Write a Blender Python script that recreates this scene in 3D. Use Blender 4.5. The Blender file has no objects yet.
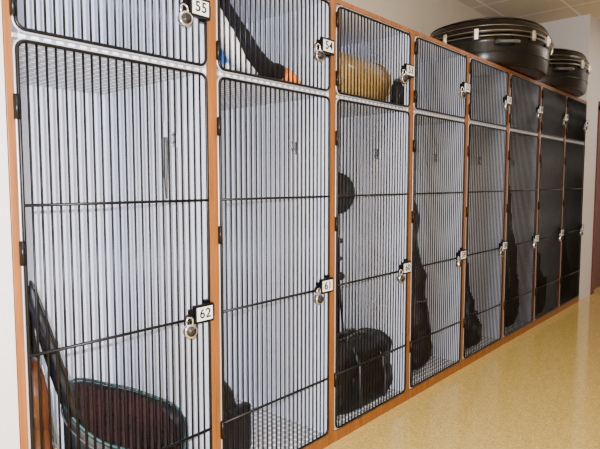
import bpy, math, random
from mathutils import Vector, Matrix, noise
random.seed(4)
S = bpy.context.scene
COL = S.collection
D = 1.6; W = 0.72; X0 = 0.577; EYE = 1.29; TOP = 2.148; DEP = 0.78
NL = 8

# ---------------------------------------------------------------- materials
def nodes(name):
    m = bpy.data.materials.new(name); m.use_nodes = True
    nt = m.node_tree; b = nt.nodes['Principled BSDF']
    return m, nt, b
def mat(name, c, rough=0.5, metal=0.0, var=0.12, scale=8.0, bump=0.0, bscale=60.0, stretch=(1,1,1), coat=0.0, spec=0.5, c2=None):
    m, nt, b = nodes(name)
    tc = nt.nodes.new('ShaderNodeTexCoord'); mp = nt.nodes.new('ShaderNodeMapping')
    mp.inputs['Scale'].default_value = stretch
    nt.links.new(tc.outputs['Object'], mp.inputs['Vector'])
    n = nt.nodes.new('ShaderNodeTexNoise'); n.inputs['Scale'].default_value = scale; n.inputs['Detail'].default_value = 4
    nt.links.new(mp.outputs['Vector'], n.inputs['Vector'])
    r = nt.nodes.new('ShaderNodeValToRGB')
    r.color_ramp.elements[0].position = 0.3; r.color_ramp.elements[1].position = 0.7
    r.color_ramp.elements[0].color = (*[max(0, x*(1-var)) for x in c], 1)
    r.color_ramp.elements[1].color = (*[min(1, x*(1+var)) for x in (c2 or c)], 1)
    if c2: r.color_ramp.elements[0].position = 0.50; r.color_ramp.elements[1].position = 0.56
    nt.links.new(n.outputs['Fac'], r.inputs['Fac']); nt.links.new(r.outputs['Color'], b.inputs['Base Color'])
    b.inputs['Roughness'].default_value = rough; b.inputs['Metallic'].default_value = metal
    b.inputs['Coat Weight'].default_value = coat
    b.inputs['Specular IOR Level'].default_value = spec
    if bump:
        n2 = nt.nodes.new('ShaderNodeTexNoise'); n2.inputs['Scale'].default_value = bscale
        nt.links.new(mp.outputs['Vector'], n2.inputs['Vector'])
        bp = nt.nodes.new('ShaderNodeBump'); bp.inputs['Strength'].default_value = bump; bp.inputs['Distance'].default_value = 0.02
        nt.links.new(n2.outputs['Fac'], bp.inputs['Height']); nt.links.new(bp.outputs['Normal'], b.inputs['Normal'])
    return m
LAM = mat('laminate', (.74,.79,.94), .32, var=.03, scale=3)
WOOD = mat('wood_edge', (.225,.075,.014), .45, var=.3, scale=14, stretch=(3,3,.25), spec=.3)
BLACK = mat('black_metal', (.0025,.0025,.003), .35, var=.2, spec=.24)
STEEL = mat('pale_steel', (.50,.50,.58), .35, .4, var=.05)
CHROME = mat('chrome', (.75,.75,.75), .18, 1.0, var=.05)
DIAL = mat('black_dial', (.01,.01,.01), .3)
PLATE = mat('number_plate_white', (.78,.78,.75), .4, var=.03)
INK = mat('number_ink', (.006,.006,.006), .7, spec=.2)
FAB = mat('black_fabric', (.005,.005,.007), .5, var=.4, scale=20, bump=1.0, bscale=11, spec=.35)
FAB2 = mat('black_nylon', (.006,.006,.009), .5, var=.4, scale=12, bump=.8, bscale=11, spec=.33)
BROWNF = mat('brown_fabric', (.035,.018,.013), .8, var=.3)
STRAP = mat('webbing', (.055,.055,.06), .45, var=.3, scale=80)
SHELL = mat('case_shell', (.003,.0025,.0025), .24, var=.3, scale=30, spec=.35, bump=.03, bscale=150)
BRASS = mat('silver_latch_metal', (.8,.75,.65), .3, 1.0, var=.1)
TRIM = mat('case_trim', (.30,.265,.21), .3, 1.0, var=.1)
VARN = mat('varnish', (.075,.020,.007), .3, var=.35, scale=10, stretch=(2,2,.4), coat=.2)
EBONY = mat('ebony', (.006,.005,.005), .35)
LIN = mat('red_lining', (.020,.003,.005), .9, var=.9, scale=6, bump=.4)
TEAL = mat('teal_piping', (.012,.055,.060), .5)
TAN = mat('tan_shell', (.40,.25,.08), .28, var=.2, scale=10, stretch=(.4,3,3), coat=.4)
TANE = mat('tan_rim', (.24,.14,.05), .4, var=.2)
PLW = mat('plush_white', (.80,.83,.9), .95, var=.06, bump=.1)
PLB = mat('plush_black', (.005,.005,.008), .95, var=.3, bump=.1, spec=.2)
PLO = mat('plush_orange', (.80,.20,.02), .9, var=.1)
PLU = mat('plush_blue', (.05,.24,.75), .9, var=.1, scale=6, c2=(.88,.92,.98))
WALL = mat('wall_paint', (.56,.49,.40), .7, var=.03, scale=2)
WALLW = mat('wall_paint_cool', (.60,.575,.585), .7, var=.03, scale=2)
DOORR = mat('red_door', (.10,.014,.010), .45, var=.2, stretch=(3,3,.3))
DARKB = mat('dark_rubber', (.010,.009,.008), .6)

def shelf_mat():
    m, nt, b = nodes('perforated_panel')
    tc = nt.nodes.new('ShaderNodeTexCoord')
    sep = nt.nodes.new('ShaderNodeSeparateXYZ'); nt.links.new(tc.outputs['Object'], sep.inputs[0])
    def M(op, a, bb=None):
        n = nt.nodes.new('ShaderNodeMath'); n.operation = op
        for i, v in enumerate((a, bb)):
            if v is None: continue
            if isinstance(v, (int, float)): n.inputs[i].default_value = v
            else: nt.links.new(v, n.inputs[i])
        return n.outputs[0]
    fs = []
    for o in (sep.outputs['X'], sep.outputs['Y']):
        f = M('SUBTRACT', M('FRACT', M('MULTIPLY', o, 28.0)), .5); fs.append(M('MULTIPLY', f, f))
    d = M('SQRT', M('ADD', fs[0], fs[1]))
    k = M('LESS_THAN', d, .30)
    mx = nt.nodes.new('ShaderNodeMix'); mx.data_type = 'RGBA'
    nt.links.new(k, mx.inputs['Factor'])
    mx.inputs['A'].default_value = (.32,.33,.38,1); mx.inputs['B'].default_value = (.95,.95,.95,1)  # near-white dots: flash reflection on the perforations put into the colour
    nt.links.new(mx.outputs['Result'], b.inputs['Base Color']); b.inputs['Roughness'].default_value = .4
    return m
PERF = shelf_mat()

def floor_mat():
    m, nt, b = nodes('terrazzo_floor')
    tc = nt.nodes.new('ShaderNodeTexCoord')
    v = nt.nodes.new('ShaderNodeTexVoronoi'); v.inputs['Scale'].default_value = 140
    n = nt.nodes.new('ShaderNodeTexNoise'); n.inputs['Scale'].default_value = 1.2; n.inputs['Detail'].default_value = 3
    nt.links.new(tc.outputs['Object'], v.inputs['Vector']); nt.links.new(tc.outputs['Object'], n.inputs['Vector'])
    sp = nt.nodes.new('ShaderNodeSeparateColor'); nt.links.new(v.outputs['Color'], sp.inputs[0])
    r = nt.nodes.new('ShaderNodeValToRGB')
    e = r.color_ramp.elements
    e[0].position = 0; e[0].color = (.42,.285,.075,1); e[1].position = 1; e[1].color = (.65,.48,.16,1)
    x = e.new(.5); x.color = (.545,.385,.11,1)
    nt.links.new(sp.outputs[0], r.inputs['Fac'])
    mx = nt.nodes.new('ShaderNodeMix'); mx.data_type = 'RGBA'; mx.blend_type = 'MULTIPLY'; mx.inputs['Factor'].default_value = .06
    nt.links.new(r.outputs['Color'], mx.inputs['A']); nt.links.new(n.outputs['Fac'], mx.inputs['B'])
    nt.links.new(mx.outputs['Result'], b.inputs['Base Color'])
    b.inputs['Roughness'].default_value = .13; b.inputs['Coat Weight'].default_value = .4; b.inputs['Coat Roughness'].default_value = .06
    return m
FLOOR = floor_mat()
def ceil_mat():
    m, nt, b = nodes('ceiling_tile')
    tc = nt.nodes.new('ShaderNodeTexCoord')
    br = nt.nodes.new('ShaderNodeTexBrick')
    br.offset = 0; br.inputs['Scale'].default_value = 1.0
    br.inputs['Brick Width'].default_value = .61; br.inputs['Row Height'].default_value = .61
    br.inputs['Mortar Size'].default_value = .012; br.inputs['Mortar Smooth'].default_value = .1
    br.inputs['Color1'].default_value = (.66,.57,.43,1); br.inputs['Color2'].default_value = (.63,.545,.41,1); br.inputs['Mortar'].default_value = (.84,.80,.73,1)
    nt.links.new(tc.outputs['Object'], br.inputs['Vector']); nt.links.new(br.outputs['Color'], b.inputs['Base Color'])
    b.inputs['Roughness'].default_value = .9
    return m
CEIL = ceil_mat()

# ---------------------------------------------------------------- mesh builder
class MB:
    def __init__(s): s.v = []; s.f = []; s.sm = []
    def box(s, a, b):
        i = len(s.v); x0,y0,z0 = a; x1,y1,z1 = b
        s.v += [(x0,y0,z0),(x1,y0,z0),(x1,y1,z0),(x0,y1,z0),(x0,y0,z1),(x1,y0,z1),(x1,y1,z1),(x0,y1,z1)]
        for q in ((0,3,2,1),(4,5,6,7),(0,1,5,4),(1,2,6,5),(2,3,7,6),(3,0,4,7)):
            s.f.append(tuple(i+k for k in q)); s.sm.append(False)
        return s
    def rings(s, R, cap=True, closed=False, smooth=True):
        i = len(s.v); n = len(R[0])
        for r in R: s.v += [tuple(p) for p in r]
        m = len(R)
        for a in range(m if closed else m-1):
            b = (a+1) % m
            for k in range(n):
                k2 = (k+1) % n
                s.f.append((i+a*n+k, i+a*n+k2, i+b*n+k2, i+b*n+k)); s.sm.append(smooth)
        if cap and not closed:
            s.f.append(tuple(i+k for k in reversed(range(n)))); s.sm.append(False)
            s.f.append(tuple(i+(m-1)*n+k for k in range(n))); s.sm.append(False)
        return s
    def tube(s, P, r, n=8, closed=False, cap=True):
        P = [Vector(p) for p in P]; R = []; m = len(P); up = None
        for j in range(m):
            if closed: t = P[(j+1)%m]-P[j-1]
            else: t = P[min(j+1,m-1)]-P[max(j-1,0)]
            t.normalize()
            if up is None:
                up = Vector((0,1,0)) if abs(t.y) < .9 else Vector((1,0,0))
            u = (up - t*up.dot(t)).normalized(); w = t.cross(u); up = u
            rr = r[j] if isinstance(r, (list, tuple)) else r
            R.append([P[j]+(u*math.cos(a)+w*math.sin(a))*rr for a in [2*math.pi*k/n for k in range(n)]])
        return s.rings(R, cap, closed)
    def ell(s, c, r, n=18, m=10, rot=None):
        R = []
        for j in range(m+1):
            t = math.pi*(j/m)*.98+.01*math.pi
            ring = []
            for k in range(n):
                a = 2*math.pi*k/n
                p = Vector((r[0]*math.sin(t)*math.cos(a), r[1]*math.sin(t)*math.sin(a), -r[2]*math.cos(t)))
                if rot: p = rot @ p
                ring.append(Vector(c)+p)
            R.append(ring)
        return s.rings(R)
    def jitter(s, amt, sc, seed=0):
        nv = []
        for p in s.v:
            q = Vector(p)*sc+Vector((seed*7.1, seed*3.3, 0))
            d = noise.noise_vector(q)*amt
            nv.append((p[0]+d.x, p[1]+d.y, p[2]+d.z))
        s.v = nv; return s
    def xf(s, M):
        s.v = [tuple(M @ Vector(p)) for p in s.v]; return s
    def mesh(s, name, material):
        me = bpy.data.meshes.new(name); me.from_pydata(s.v, [], s.f)
        me.polygons.foreach_set('use_smooth', s.sm)
        import bmesh
        bm = bmesh.new(); bm.from_mesh(me); bmesh.ops.recalc_face_normals(bm, faces=bm.faces); bm.to_mesh(me); bm.free()
        me.materials.append(material); me.update(); return me
def add(name, data, parent=None, loc=(0,0,0), bevel=0, label=None):
    o = bpy.data.objects.new(name, data); COL.objects.link(o); o.location = loc
    if parent: o.parent = parent
    if bevel:
        b = o.modifiers.new('bevel','BEVEL'); b.width = bevel; b.segments = 2; b.limit_method = 'ANGLE'; b.angle_limit = .7
    if label: o['label'] = label
    return o
def thing(name, label, cat, base, parts, rot=(0,0,0), group=None):
    e = add(name, None, None, base); e.empty_display_size = .1; e.rotation_euler = rot
    e['label'] = label; e['category'] = cat
    if group: e['group'] = group
    for p in parts:
        o = add(p[0], p[1].mesh(p[0], p[2]) if isinstance(p[1], MB) else p[1], e, bevel=(p[4] if len(p) > 4 else 0))
        if len(p) > 3 and p[3]: o['label'] = p[3]
    return e
def struct(name, a, b, m):
    c = [(a[i]+b[i])/2 for i in range(3)]
    me = MB().box([a[i]-c[i] for i in range(3)], [b[i]-c[i] for i in range(3)]).mesh(name, m)
    o = add(name, me, None, c); o['kind'] = 'structure'; return o

# ---------------------------------------------------------------- room
CH = 3.05
XE = X0+W*NL
struct('floor', (-2.6,-1.6,-.1), (9.6,2.55,0), FLOOR)
struct('ceiling', (-2.6,-1.6,CH), (9.6,2.55,CH+.1), CEIL)
struct('wall_back', (X0-.02,2.45,0), (XE+.1,2.55,CH), WALL)
struct('wall_niche_near', (-2.6,1.602,0), (X0-.002,2.55,CH), WALLW)
DX0, DX1 = 6.86, 7.80
struct('wall_niche_far', (XE+.004,1.602,0), (DX0,2.55,CH), WALLW)
struct('wall_beyond_door', (DX1,1.602,0), (9.6,2.55,CH), WALLW)
struct('wall_over_door', (DX0,1.602,2.15), (DX1,2.55,CH), WALLW)
struct('door_1', (DX0+.05,1.65,.005), (DX1-.05,1.69,2.1), DOORR)
struct('trim_1', (DX0-.05,1.585,0), (DX0+.05,1.66,2.15), DOORR)
struct('trim_2', (DX1-.05,1.585,0), (DX1+.05,1.66,2.15), DOORR)
struct('trim_3', (DX0-.05,1.585,2.1), (DX1+.05,1.66,2.2), DOORR)
struct('wall_end', (9.5,-1.6,0), (9.6,1.6,CH), WALLW)
struct('wall_start', (-2.6,-1.6,0), (-2.5,1.6,CH), WALL)
struct('wall_opposite', (-2.5,-1.6,0), (9.5,-1.5,CH), WALL)

# ---------------------------------------------------------------- lockers (local: x 0..W, y 0 front .. DEP)
T = .021
ZB = .055; ZS = 1.70
body = MB()
body.box((0,.012,0),(T,DEP,TOP)); body.box((W-T,.012,0),(W,DEP,TOP))
body.box((T,DEP-.02,0),(W-T,DEP,TOP)); body.box((T,.012,TOP-.02),(W-T,DEP-.02,TOP))
body.box((T,.02,ZB-.02),(W-T,DEP-.02,ZB-.006))
me_body = body.mesh('cabinet_body', LAM)
band = MB()
band.box((0,0,0),(T,.012,TOP)); band.box((W-T,0,0),(W,.012,TOP))
band.box((T,0,TOP-.022),(W-T,.012,TOP)); band.box((T,0,0),(W-T,.012,ZB-.002))
me_band = band.mesh('edge_banding', WOOD)
me_shelf = MB().box((T,.016,ZS-.006),(W-T,DEP-.02,ZS+.006)).mesh('shelf', PERF)
me_fp = MB().box((T,.014,ZB-.006),(W-T,DEP-.02,ZB)).mesh('floor_panel', PERF)  # perforated pattern also stands in for grille-bar shadows striping the locker floor
def rrect(x0,x1,z0,z1,r,y):
    P = []
    for cx,cz,a0 in ((x1-r,z0+r,-90),(x1-r,z1-r,0),(x0+r,z1-r,90),(x0+r,z0+r,180)):
        for k in range(6):
            a = math.radians(a0+18*k); P.append((cx+r*math.cos(a), y, cz+r*math.sin(a)))
    return P
def door_mesh(z0, z1, bars):
    m = MB(); x0 = T+.011; x1 = W-T-.011
    m.tube(rrect(x0,x1,z0,z1,.026,-.002), .0055, 8, closed=True)
    N = 23
    for i in range(1, N+1):
        x = x0+(x1-x0)*i/(N+1)
        m.tube([(x,.002,z0+.002),(x,.002,z1-.002)], .0036, 6)
    for z in bars: m.tube([(x0,-.005,z),(x1,-.005,z)], .0052, 6)
    f = MB().tube(rrect(x0-.007,x1+.007,z0-.007,z1+.007,.032,.003), .0034, 8, closed=True)
    return m.mesh('door', BLACK), f.mesh('door_frame', STEEL)
me_up, fr_up = door_mesh(ZS+.016, TOP-.034, [])
me_lo, fr_lo = door_mesh(ZB+.012, ZS-.016, [1.225,.79,.345])
me_hinge = MB().tube([(T+.003,-.006,-.035),(T+.003,-.006,.035)], .008, 10).box((T-.004,-.004,-.03),(T+.016,.004,.03)).mesh('hinge', BLACK)
PC = W-.0755
lt = MB(); lt.box((W-.135,-.022,-.018),(W-T-.002,-.008,.022)); lt.box((PC-.044,-.03,-.033),(PC+.044,-.016,.035))
lt.box((W-.060,-.012,-.04),(W-.035,.006,.045)); lt.tube([(W-.142+.012*math.cos(a),-.020,-.010+.014*math.sin(a)) for a in [math.radians(18*k) for k in range(20)]], .0035, 6, closed=True)
me_latch = lt.mesh('latch', BLACK)
me_plate = MB().box((PC-.035,-.034,-.024),(PC+.035,-.0302,.026)).mesh('number_plate', PLATE)
hk = MB(); hk.box((-.004,-.014,-.03),(0,.014,.03))
hk.tube([(-.003,0,.018),(-.03,0,.02),(-.045,0,.03),(-.05,0,.042)], .004, 8); hk.tube([(-.003,0,-.008),(-.02,0,-.02),(-.034,0,-.018),(-.038,0,-.004)], .004, 8)
hk.ell((-.05,0,.044),(.007,.007,.007)); hk.ell((-.038,0,-.002),(.006,.006,.006))
me_hook = hk.mesh('coat_hook', CHROME)
def text_mesh(t):
    c = bpy.data.curves.new('digits','FONT'); c.body = t; c.size = .050; c.align_x = 'CENTER'; c.align_y = 'CENTER'; c.offset = .0006; c.extrude = .0008; c.space_character = 1.08
    o = bpy.data.objects.new('digits', c); COL.objects.link(o)
    dg = bpy.context.evaluated_depsgraph_get(); dg.update()
    me = bpy.data.meshes.new_from_object(o.evaluated_get(dg)); bpy.data.objects.remove(o)
    me.transform(Matrix.Rotation(math.pi/2, 4, 'X')); me.materials.clear(); me.materials.append(INK); me.name = 'number_lettering'
    return me
R_ = .026
pb = MB(); pb.rings([[(r*math.cos(a), y, r*math.sin(a)) for a in [2*math.pi*k/28 for k in range(28)]] for y, r in ((-.011,R_*.8),(-.011,R_*.93),(-.009,R_),(.007,R_),(.009,R_*.93))])
me_pb = pb.mesh('lock_body', CHROME)
pd = MB(); pd.rings([[(r*math.cos(a), y, r*math.sin(a)) for a in [2*math.pi*k/24 for k in range(24)]] for y, r in ((-.012,.018),(-.016,.0175),(-.016,.008),(-.021,.007))])
me_pd = pd.mesh('dial', DIAL)
me_ps = MB().tube([(-.013,0,.015),(-.013,0,.034)]+[(.013*math.cos(a),0,.036+.013*math.sin(a)) for a in [math.radians(180-18*k) for k in range(11)]]+[(.013,0,.034),(.013,0,.015)], .0034, 8).mesh('shackle', CHROME)

upn = ['55','54','53','52','51','50','49','48']; lon = ['62','61','60','59','58','57','56','47']
for k in range(NL):
    e = add('locker', None, None, (X0+k*W, D, 0)); e.empty_display_size = .1
    e['label'] = 'tall wood-edged locker with black wire doors numbered %s and %s' % (upn[k], lon[k])
    e['category'] = 'locker'; e['group'] = 'row of instrument lockers'
    add('cabinet_body', me_body, e, label='pale grey laminate cabinet interior'); add('edge_banding', me_band, e, bevel=.0015, label='orange-brown wood edging'); add('shelf', me_shelf, e, label='perforated grey shelf')
    add('floor_panel', me_fp, e, label='perforated grey floor panel')
    add('coat_hook', me_hook, e, (W-T-.0005,.21,1.46), label='small metal coat hook')
    for me, fr, zc, hz, num in ((me_up, fr_up, 1.905, (1.78,2.05), upn[k]), (me_lo, fr_lo, .807, (.32,1.09,1.5), lon[k])):
        d = add('door', me, e, label='black wire grille door')
        add('door_frame', fr, d, label='pale steel door edge')
        for h in hz: add('hinge', me_hinge, d, (0,0,h))
        add('latch', me_latch, d, (0,0,zc)); add('number_plate', me_plate, d, (0,0,zc), label='white plate reading '+num)
        add('number_lettering', text_mesh(num), d, (PC,-.0352,zc+.001))
        p = add('padlock', None, None, (X0+k*W+W-.142, D-.030, zc-.052)); p.rotation_euler = (0, random.uniform(-.15,.15), random.uniform(-.2,.2))
        p['label'] = 'round silver padlock with black dial hanging on a latch'; p['category'] = 'padlock'; p['group'] = 'padlocks on the locker doors'
        add('lock_body', me_pb, p); add('dial', me_pd, p); add('shackle', me_ps, p)

# ---------------------------------------------------------------- gig bags
PR = [(0,.35),(.012,.55),(.04,.75),(.09,.92),(.15,.99),(.20,1.0),(.27,.97),(.34,.86),(.40,.76),(.46,.72),(.52,.72),(.57,.70),(.61,.62),(.66,.50),(.71,.42),(.78,.38),(.90,.36),(.96,.32),(.99,.22),(1,.10)]
def prof(s, P=PR):
    for (a,x),(b,y) in zip(P, P[1:]):
        if a <= s <= b: return x+(y-x)*(s-a)/(b-a)
    return P[-1][1]
HP = [(0,.80),(.03,.93),(.1,1),(.3,1),(.5,.92),(.65,.72),(.8,.60),(.97,.5),(1,.4)]
def stat():
    return sorted(set([0,.006,.012,.025,.04,.065]+[.09+.018*i for i in range(48)]+[.96,.98,.99,1]))
def full(L, w, h, e=.7, n=32):
    R = []
    for s in stat():
        ww = prof(s)*w; hh = prof(s,HP)*h*(.6+.4*min(1,s/.05))
        R.append([(s*L, ww*math.copysign(abs(math.cos(a))**e, math.cos(a)), hh*math.copysign(abs(math.sin(a))**e, math.sin(a))) for a in [2*math.pi*k/n for k in range(n)]])
    return MB().rings(R)

def round_case(base, label, yaw, rx=.555, ry=.47):
    n = 56
    def ring(k, z):
        return [(rx*k*math.copysign(abs(math.cos(a))**.88,math.cos(a)), ry*k*math.copysign(abs(math.sin(a))**.88,math.sin(a)), z) for a in [2*math.pi*i/n for i in range(n)]]
    lo = MB().rings([ring(.88,.006),ring(.92,.012),ring(.94,.03),(ring(.955,.10)),ring(.962,.17),ring(.965,.204),ring(.992,.208),ring(.992,.226)])
    up = MB().rings([ring(.992,.232),ring(.992,.250),ring(.965,.254),ring(.960,.285),ring(.94,.318),ring(.89,.348),ring(.80,.372),ring(.68,.389),ring(.5,.402),ring(.3,.409),ring(.1,.412),ring(.02,.412)])
    ridge = MB().tube([p for p in ring(.900,.346)], .005, 6, closed=True)
    ridge2 = MB().tube([p for p in ring(.955,.10)], .006, 6, closed=True)
    rim = MB().tube(ring(.994,.212), .0035, 8, closed=True)
    rim2 = MB().tube(ring(.994,.248), .0035, 8, closed=True)
    pin = MB().tube(ring(.962,.290), .0025, 6, closed=True)
    def ah(a):
        return Vector((rx*math.copysign(abs(math.cos(a))**.88,math.cos(a)), ry*math.copysign(abs(math.sin(a))**.88,math.sin(a)),0))
    a0 = math.radians(222)
    def pt(a, off, z):
        p = ah(a); return p+p.normalized()*off+Vector((0,0,z))
    hd = MB().tube([pt(a0-.17,-.03,.165),pt(a0-.16,.03,.16),pt(a0-.10,.050,.155),pt(a0+.10,.050,.155),pt(a0+.16,.03,.16),pt(a0+.17,-.03,.165)],.013,8)
    e = thing('round_instrument_case', label, 'instrument case', base,
        [('case_lid',up,SHELL,'glossy black low domed lid'),('case_base',lo,SHELL),('lid_ridge',ridge,SHELL),('base_ridge',ridge2,SHELL),('metal_rim',rim,TRIM,'pale metal rim strip'),('metal_rim',rim2,TRIM,'pale metal rim strip'),('lid_piping',pin,TRIM),('handle',hd,STRAP)],(0,0,yaw),'hard cases on top of the lockers')
    ftm = MB().tube([(0,0,0),(0,0,.02)],.02,12).mesh('foot', DARKB)
    for a in (.8,2.4,3.9,5.5): add('foot', ftm, e, (rx*.6*math.cos(a),ry*.6*math.sin(a),0))
    me = MB().box((-.006,-.014,-.040),(.005,.014,.034)).box((.004,-.009,-.024),(.014,.009,.014)).mesh('latch', BRASS)
    mp_ = MB().box((-.012,-.028,-.046),(-.0055,.028,.040)).mesh('latch_plate', BLACK)
    for deg in (170,195,250,272,305,345,30,75,120):
        a = math.radians(deg); p = ah(a); q = Vector((p.x/rx**2, p.y/ry**2, 0))
        o = add('latch', me, e, p+Vector((0,0,.230)), label='silver draw latch', bevel=.002); o.rotation_euler = (0,0,math.atan2(q.y,q.x))
        add('latch_plate', mp_, o)
    return e
round_case((4.41,1.88,TOP), 'large round black hard case with silver latches atop the lockers', 0)
round_case((5.66,1.90,TOP), 'round black hard case with silver latches near the end wall', .1)

def gig_bag(base, L, w, h, lean, yaw, label, m=FAB, seed=1, name='gig_bag'):
    b = full(L,w,h).jitter(.022,5,seed).jitter(.010,16,seed)
    z = MB().tube([(s*L, prof(s)*w*1.0+.004, 0) for s in stat()], .004, 6)
    st = MB().tube([(.25*L,-w*.4,h*.95),(.35*L,-w*.5,h+.03),(.5*L,-w*.35,h+.02),(.6*L,-w*.2,h*.8)], .012, 8)
    pk = MB(); pk.ell((.27*L,0,h*.85),(.17*L,w*.65,h*.35))
    bd = MB().tube([(.42*L, prof(.42)*w*1.06*math.cos(a), h*1.06*math.sin(a)) for a in [2*math.pi*k/24 for k in range(24)]], .006, 6, closed=True)
    M = Matrix.Rotation(-math.pi/2,4,'Y')
    for q in (b,z,st,pk,bd): q.xf(M)
    return thing(name, label, 'bag', base, [('bag_body',b,m),('zipper',z,STRAP),('shoulder_strap',st,STRAP),('pocket',pk,m),('webbing_band',bd,STRAP)], (lean[0],lean[1],yaw))

# ---------------------------------------------------------------- locker 1: cello + open case
L=.62; w=.18; h=.036
cb = MB()
CP = [(0,.25),(.02,.5),(.07,.8),(.17,1),(.3,.98),(.42,.8),(.52,.62),(.6,.62),(.68,.76),(.82,.85),(.92,.7),(.98,.45),(1,.2)]
R=[]; n=24
for i in range(31):
    s=i/30; ww=prof(s,CP)*w
    R.append([(s*L, ww*math.copysign(abs(math.cos(a))**.45,math.cos(a)), h*math.copysign(abs(math.sin(a))**.35,math.sin(a))*(1+.15*abs(math.sin(a)))) for a in [2*math.pi*k/n for k in range(n)]])
cb.rings(R)
fb = MB().box((.36,-.022,h+.012),(.98,.022,h+.024)); fb.tube([(.05,0,h+.015),(.12,0,h+.02),(.2,0,h+.025)],[.012,.014,.008],8)
nk = MB().tube([(.60,0,.03),(.7,0,.045),(.96,0,.047),(1.02,0,.04)],.014,10)
nk.tube([(1.02,0,.04),(1.06,0,.025),(1.09,0,.035),(1.08,0,.06),(1.06,0,.05)],.014,8)
br = MB().box((.235,-.04,h),(.243,.04,h+.045))
sg = MB()
for i in range(4):
    y=-.015+.01*i; sg.tube([(.2,y,h+.03),(.239,y,h+.047),(1.0,y*.7,h+.022)],.0016,5)
pg = MB()
for sgn in (-1,1):
    for x in (1.03,1.055): pg.tube([(x,0,.04),(x,sgn*.06,.04)],[.005,.008],6)
ep = MB().tube([(0,0,0),(-.045,0,0)],.005,6)
M = Matrix(((0,0,1,0),(0,1,0,0),(1,0,0,0),(0,0,0,1)))
for q in (cb,fb,nk,br,sg,pg,ep): q.xf(M)
thing('cello','small reddish-brown varnished cello leaning inside the locker','cello',(.735,1.88,ZB+.05),
  [('cello_body',cb,VARN,'reddish-brown varnished body'),('fingerboard',fb,EBONY,'black fingerboard'),('neck',nk,VARN),('bridge',br,TAN),('strings',sg,CHROME),('tuning_pegs',pg,EBONY),('endpin',ep,CHROME)],(0,math.radians(-5.5),0))
def bowl(base):
    out=MB(); R=[]; N=64
    def ring(r1,r2,z,t,u=None):
        u = t if u is None else u
        return [(r1*(math.cos(a)*(1+.05*math.cos(2*a)))+.010*math.sin(3*a), r2*math.sin(a)*(1-.16*math.cos(2*a)), z+t*math.sin(a)*r2-u*.85*math.cos(a)*r1*(1-.35*math.cos(a))) for a in [2*math.pi*k/N for k in range(N)]]
    out.rings([ring(.17,.12,0,0),ring(.205,.15,.03,0),ring(.226,.165,.10,.1),ring(.234,.172,.20,.3),ring(.237,.174,.33,.55),ring(.230,.168,.335,.55),ring(.205,.15,.23,.35),ring(.16,.12,.12,.15)], cap=True)
    inn=MB().rings([ring(.229,.167,.325,.55),ring(.202,.147,.225,.35),ring(.155,.115,.126,.15),ring(.02,.015,.124,.05)],cap=False)
    rim=MB().tube(ring(.234,.172,.340,.55),.0055,8,closed=True)
    z2=MB().tube(ring(.241,.177,.305,.50),.003,6,closed=True)
    for q in (out,inn,rim,z2): q.jitter(.012,6)
    u=Vector((-.255,0,.967)); v=Vector((0,1,0)); nn=Vector((.967,0,.255)); c=Vector((-.262,-.02,.60))
    def lr(k,off): return [c+u*(.31*k*math.cos(a)*(1+.05*math.cos(2*a)))+v*(.045*k*math.sin(a))+nn*off for a in [2*math.pi*i/40 for i in range(40)]]
    lid=MB().rings([lr(.85,-.018),lr(.96,-.010),lr(1,.006),lr(.95,.008),lr(.88,-.006),lr(.5,-.010)]).jitter(.006,8,2)
    lrim=MB().tube(lr(1.005,.006),.0045,8,closed=True)
    return thing('open_instrument_case','open black instrument case with dark red lining, teal piping','instrument case',base,
      [('case_shell',out,FAB2),('case_lining',inn,LIN,'dark red lining'),('case_rim',rim,TEAL,'teal piped rim'),('zipper',z2,STRAP),('case_lid',lid,FAB2,'narrow black lid leaning upright'),('lid_piping',lrim,EBONY)],(0,0,math.radians(-3)))
bowl((1.035,1.79,ZB))
hb = MB().tube([(0,0,.01),(.002,0,-.06),(.0,0,-.18),(.002,0,-.27)],[.006,.009,.008,.004],8); hb2=MB().box((-.012,-.010,-.03),(.012,.010,.03))
thing('hanging_strap','slim metallic strap hanging from the coat hook','strap',(X0+W-T-.052,D+.205,1.46+.036),[('strap',hb,STRAP),('clip',hb2,CHROME)])

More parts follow.
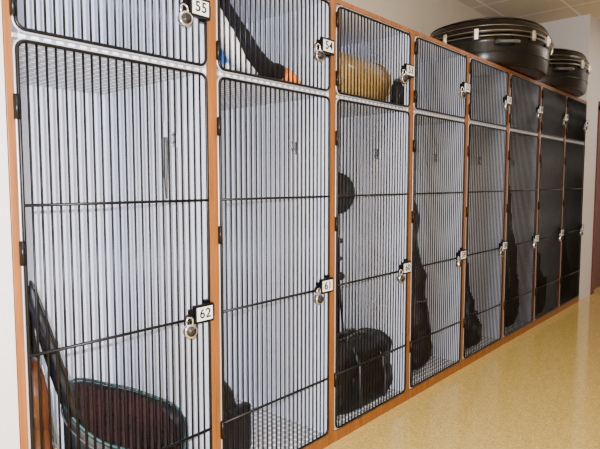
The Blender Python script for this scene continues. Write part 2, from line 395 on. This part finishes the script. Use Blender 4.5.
# ---------------------------------------------------------------- soft bags
def soft_bag(base, size, taper, label, seed=1, yaw=0, name='duffel_bag', m=FAB, jit=.025, e=.5):
    lx,ly,lz=size; R=[]; n=48
    for i in range(33):
        t=i/32; z=lz*t
        kx=(1-taper[0]*t)*(.86+.14*min(1,t/.1))*(1 if t<.8 else 1-(t-.8)**2*(14*e)); ky=(1-taper[1]*t)*(.86+.14*min(1,t/.1))*(1 if t<.8 else 1-(t-.8)**2*14)
        R.append([(taper[2]*t*lx+kx*lx/2*math.copysign(abs(math.cos(a))**e,math.cos(a)), ky*ly/2*math.copysign(abs(math.sin(a))**e,math.sin(a)), z) for a in [2*math.pi*k/n for k in range(n)]])
    b=MB().rings(R).jitter(jit,7,seed).jitter(jit*.5,18,seed)
    for i,v in enumerate(b.v):
        if v[2]<0.0: b.v[i]=(v[0],v[1],0.0)
    cx=taper[2]*lx; q=min(1,lz/.3)
    hd=MB()
    for s in (-1,1):
        hd.tube([(cx-lx*.18,s*ly*.12,lz*.93),(cx-lx*.15,s*ly*.13,lz+.02*q),(cx,s*ly*.14,lz+.03*q),(cx+lx*.15,s*ly*.13,lz+.02*q),(cx+lx*.18,s*ly*.12,lz*.93)],.008*q,8)
    zp=MB().tube([(cx*.99-lx*.33*(1-taper[0]),0,lz*1.0),(cx,0,lz*1.01),(cx+lx*.33*(1-taper[0]),0,lz*1.0)],.006*q,6)
    pk=MB().box((-lx*.3,-ly*.5-.008*q,lz*.15),(lx*.3,-ly*.46+.02*q,lz*.55)).jitter(.006,6,seed)
    parts=[('bag_body',b,m),('handle',hd,STRAP),('zipper',zp,STRAP),('pocket',pk,m,None,.01*q)]
    if lx>.5:
        for sx in (-1,1):
            parts.append(('webbing_strap',MB().tube([(sx*lx*.2,-ly*.5-.012,.02),(sx*lx*.21,-ly*.5-.014,lz*.35),(sx*lx*.2,-ly*.48-.008,lz*.7),(sx*lx*.18,-ly*.3,lz*.93)],.008,8),STRAP))
    return thing(name,label,'bag',base,parts,(0,0,yaw))
soft_bag((1.54,1.88,ZB),(.28,.24,.43),(.66,.3,-.30),'slumped black soft bag on the locker floor',2)
soft_bag((2.43,1.79,ZB),(.56,.28,.36),(.03,.10,.0),'boxy creased black duffel bag with two handles on the floor',3,jit=.022,e=.36)
pole=MB().tube([(0,0,0),(0,0,1.08)],.010,10); sl=MB().tube([(0,0,.3),(0,0,.90)],.019,10)
legs=MB()
for a in (0,2.1,4.2):
    legs.tube([(0.012*math.cos(a),.012*math.sin(a),.66),(.04*math.cos(a),.04*math.sin(a),.35),(.055*math.cos(a),.055*math.sin(a),.01)],.007,8)
arm=MB().tube([(-.05,0,.50),(-.04,0,.62),(-.042,0,.78),(-.03,0,.90)],.007,6).tube([(-.05,0,.50),(0,0,.46)],.007,6).tube([(-.03,0,.90),(0,0,.93)],.007,6)
pad=MB(); pad.rings([[(r*math.cos(a),y,1.17+r*1.15*math.sin(a)) for a in [2*math.pi*k/24 for k in range(24)]] for y,r in ((-.02,.07),(-.02,.095),(-.012,.11),(.012,.11),(.02,.095))])
thing('folding_stand','black folded metal stand with a round pad behind a bag','stand',(2.59,2.02,ZB),
 [('pole',pole,BLACK),('sleeve',sl,BLACK),('legs',legs,BLACK),('support_arm',arm,BLACK),('clamp',MB().ell((0,0,.88),(.042,.025,.02)),DARKB),('clamp',MB().ell((.01,0,.66),(.042,.025,.028)),DARKB),('clamp',MB().ell((0,0,.77),(.035,.022,.02)),DARKB),('round_pad',pad,FAB2)],(0,0,math.radians(-35)))

gig_bag((3.05,1.80,ZB+.004),1.13,.165,.09,(0,0),math.radians(15),'tall black cello gig bag standing in the locker',FAB,1)
gig_bag((3.74,1.74,ZB+.004),.66,.145,.075,(0,0),math.radians(15),'small black instrument gig bag standing in the locker',FAB,2)
gig_bag((4.58,1.78,ZB+.004),1.25,.16,.09,(0,0),math.radians(15),'tall black cello gig bag with round shoulders',FAB,3)
soft_bag((5.24,1.78,ZB),(.36,.28,.62),(.4,.3,-.1),'upright dark brown soft bag on the locker floor',4,0,'backpack',BROWNF)
gig_bag((6.00,1.78,ZB+.004),1.15,.17,.09,(0,0),math.radians(20),'tall black gig bag in the last locker',FAB2,5)

# ---------------------------------------------------------------- upper shelf contents
ZU=ZS+.007
P=[Vector((-.20,.02,.38)),Vector((-.185,.01,.32)),Vector((-.145,0,.23)),Vector((-.07,0,.14)),Vector((.02,0,.09)),Vector((.12,0,.075))]
bk=MB().tube(P,[.010,.026,.046,.058,.050,.033],16)
bl=MB().tube([p+Vector((-.03,.01,-.03)) for p in P[1:5]],[.02,.045,.045,.03],16)
hdm=MB().ell((.12,0,.08),(.048,.045,.042))
bk2=MB().tube([(.135,-.03,.07),(.18,-.045,.055),(.225,-.06,.028)],[.034,.024,.004],12)
ft=MB().ell((.07,-.08,.016),(.075,.03,.014)); ft2=MB().ell((.05,.07,.014),(.07,.03,.014))
wm=Matrix.Rotation(math.radians(45),3,'Y')
wg=MB().ell((-.09,-.055,.165),(.11,.012,.024),rot=wm); wg2=MB().ell((-.09,.055,.165),(.11,.012,.024),rot=wm)
thing('stuffed_toy_bird','plush black and white bird with orange beak on the shelf','stuffed toy',(1.66,1.74,ZU),
 [('bird_back',bk,PLB),('belly',bl,PLW,'white plush belly'),('head',hdm,PLB),('beak',bk2,PLO,'orange beak'),('foot',ft,PLO,'orange foot'),('foot',ft2,PLO,'orange foot'),('wing',wg,PLB),('wing',wg2,PLB)])
cl=MB().rings([[(k*.15*math.cos(a)*(1+.08*math.cos(5*a)),k*.07*math.sin(a)*(1+.08*math.cos(5*a)),z) for a in [2*math.pi*i/40 for i in range(40)]] for z,k in ((0,1),(.05,1.03),(.1,1),(.16,.95),(.24,.85),(.30,.65),(.34,.35),(.35,.1))]).jitter(.02,7)
thing('folded_cloth','pale blue and white folded cloth beside the toy bird','cloth',(1.53,1.88,ZU+.014),[('cloth_body',cl,PLU)])
dr=MB(); R=[]
for x,r in ((-.245,.115),(-.24,.127),(-.12,.132),(0,.134),(.12,.132),(.24,.127),(.245,.115)): R.append([(x,r*math.cos(a),r*math.sin(a)) for a in [2*math.pi*k/40 for k in range(40)]])
dr.rings(R)
def hoop(x): return MB().tube([(x,.129*math.cos(a),.129*math.sin(a)) for a in [2*math.pi*k/32 for k in range(32)]],.006,8,closed=True)
thing('hand_drum','tan barrel-shaped drum lying on its side on the shelf','drum',(2.40,1.80,ZU+.136),[('drum_shell',dr,TAN),('rim_hoop',hoop(-.232),TANE),('rim_hoop',hoop(.232),TANE)],(0,0,math.radians(3)))
soft_bag((2.66,1.65,ZU),(.085,.055,.15),(.2,.2,0),'small black pouch beside a tan drum',6,0,'pouch',jit=.005)

# ---------------------------------------------------------------- lights
def area(loc, sx, sy, p, c):
    l=bpy.data.lights.new('ceiling_lamp','AREA'); l.shape='RECTANGLE'; l.size=sx; l.size_y=sy; l.energy=p; l.color=c
    o=bpy.data.objects.new('ceiling_lamp',l); COL.objects.link(o); o.location=loc; return o
for x,pw in ((0.5,34),(3.5,30),(6.5,25),(8.6,22)): area((x,.3,CH-.02),1.2,.3,pw,(1,.91,.78))
fl=bpy.data.lights.new('flash','POINT'); fl.energy=490; fl.shadow_soft_size=.004; fl.color=(.94,.96,1)
fo=bpy.data.objects.new('flash',fl); COL.objects.link(fo); fo.location=(-.035,.035,EYE+.06)
w_=bpy.data.worlds.new('world'); S.world=w_; w_.use_nodes=True
w_.node_tree.nodes['Background'].inputs[0].default_value=(.6,.6,.65,1); w_.node_tree.nodes['Background'].inputs[1].default_value=.05
# ---------------------------------------------------------------- camera
c=bpy.data.cameras.new('camera'); c.sensor_width=36; c.lens=538*36/600; c.clip_start=.02
co=bpy.data.objects.new('camera',c); COL.objects.link(co); co.location=(0,0,EYE)
co.rotation_euler=(math.radians(90-4.46),0,math.radians(-48.1)); S.camera=co
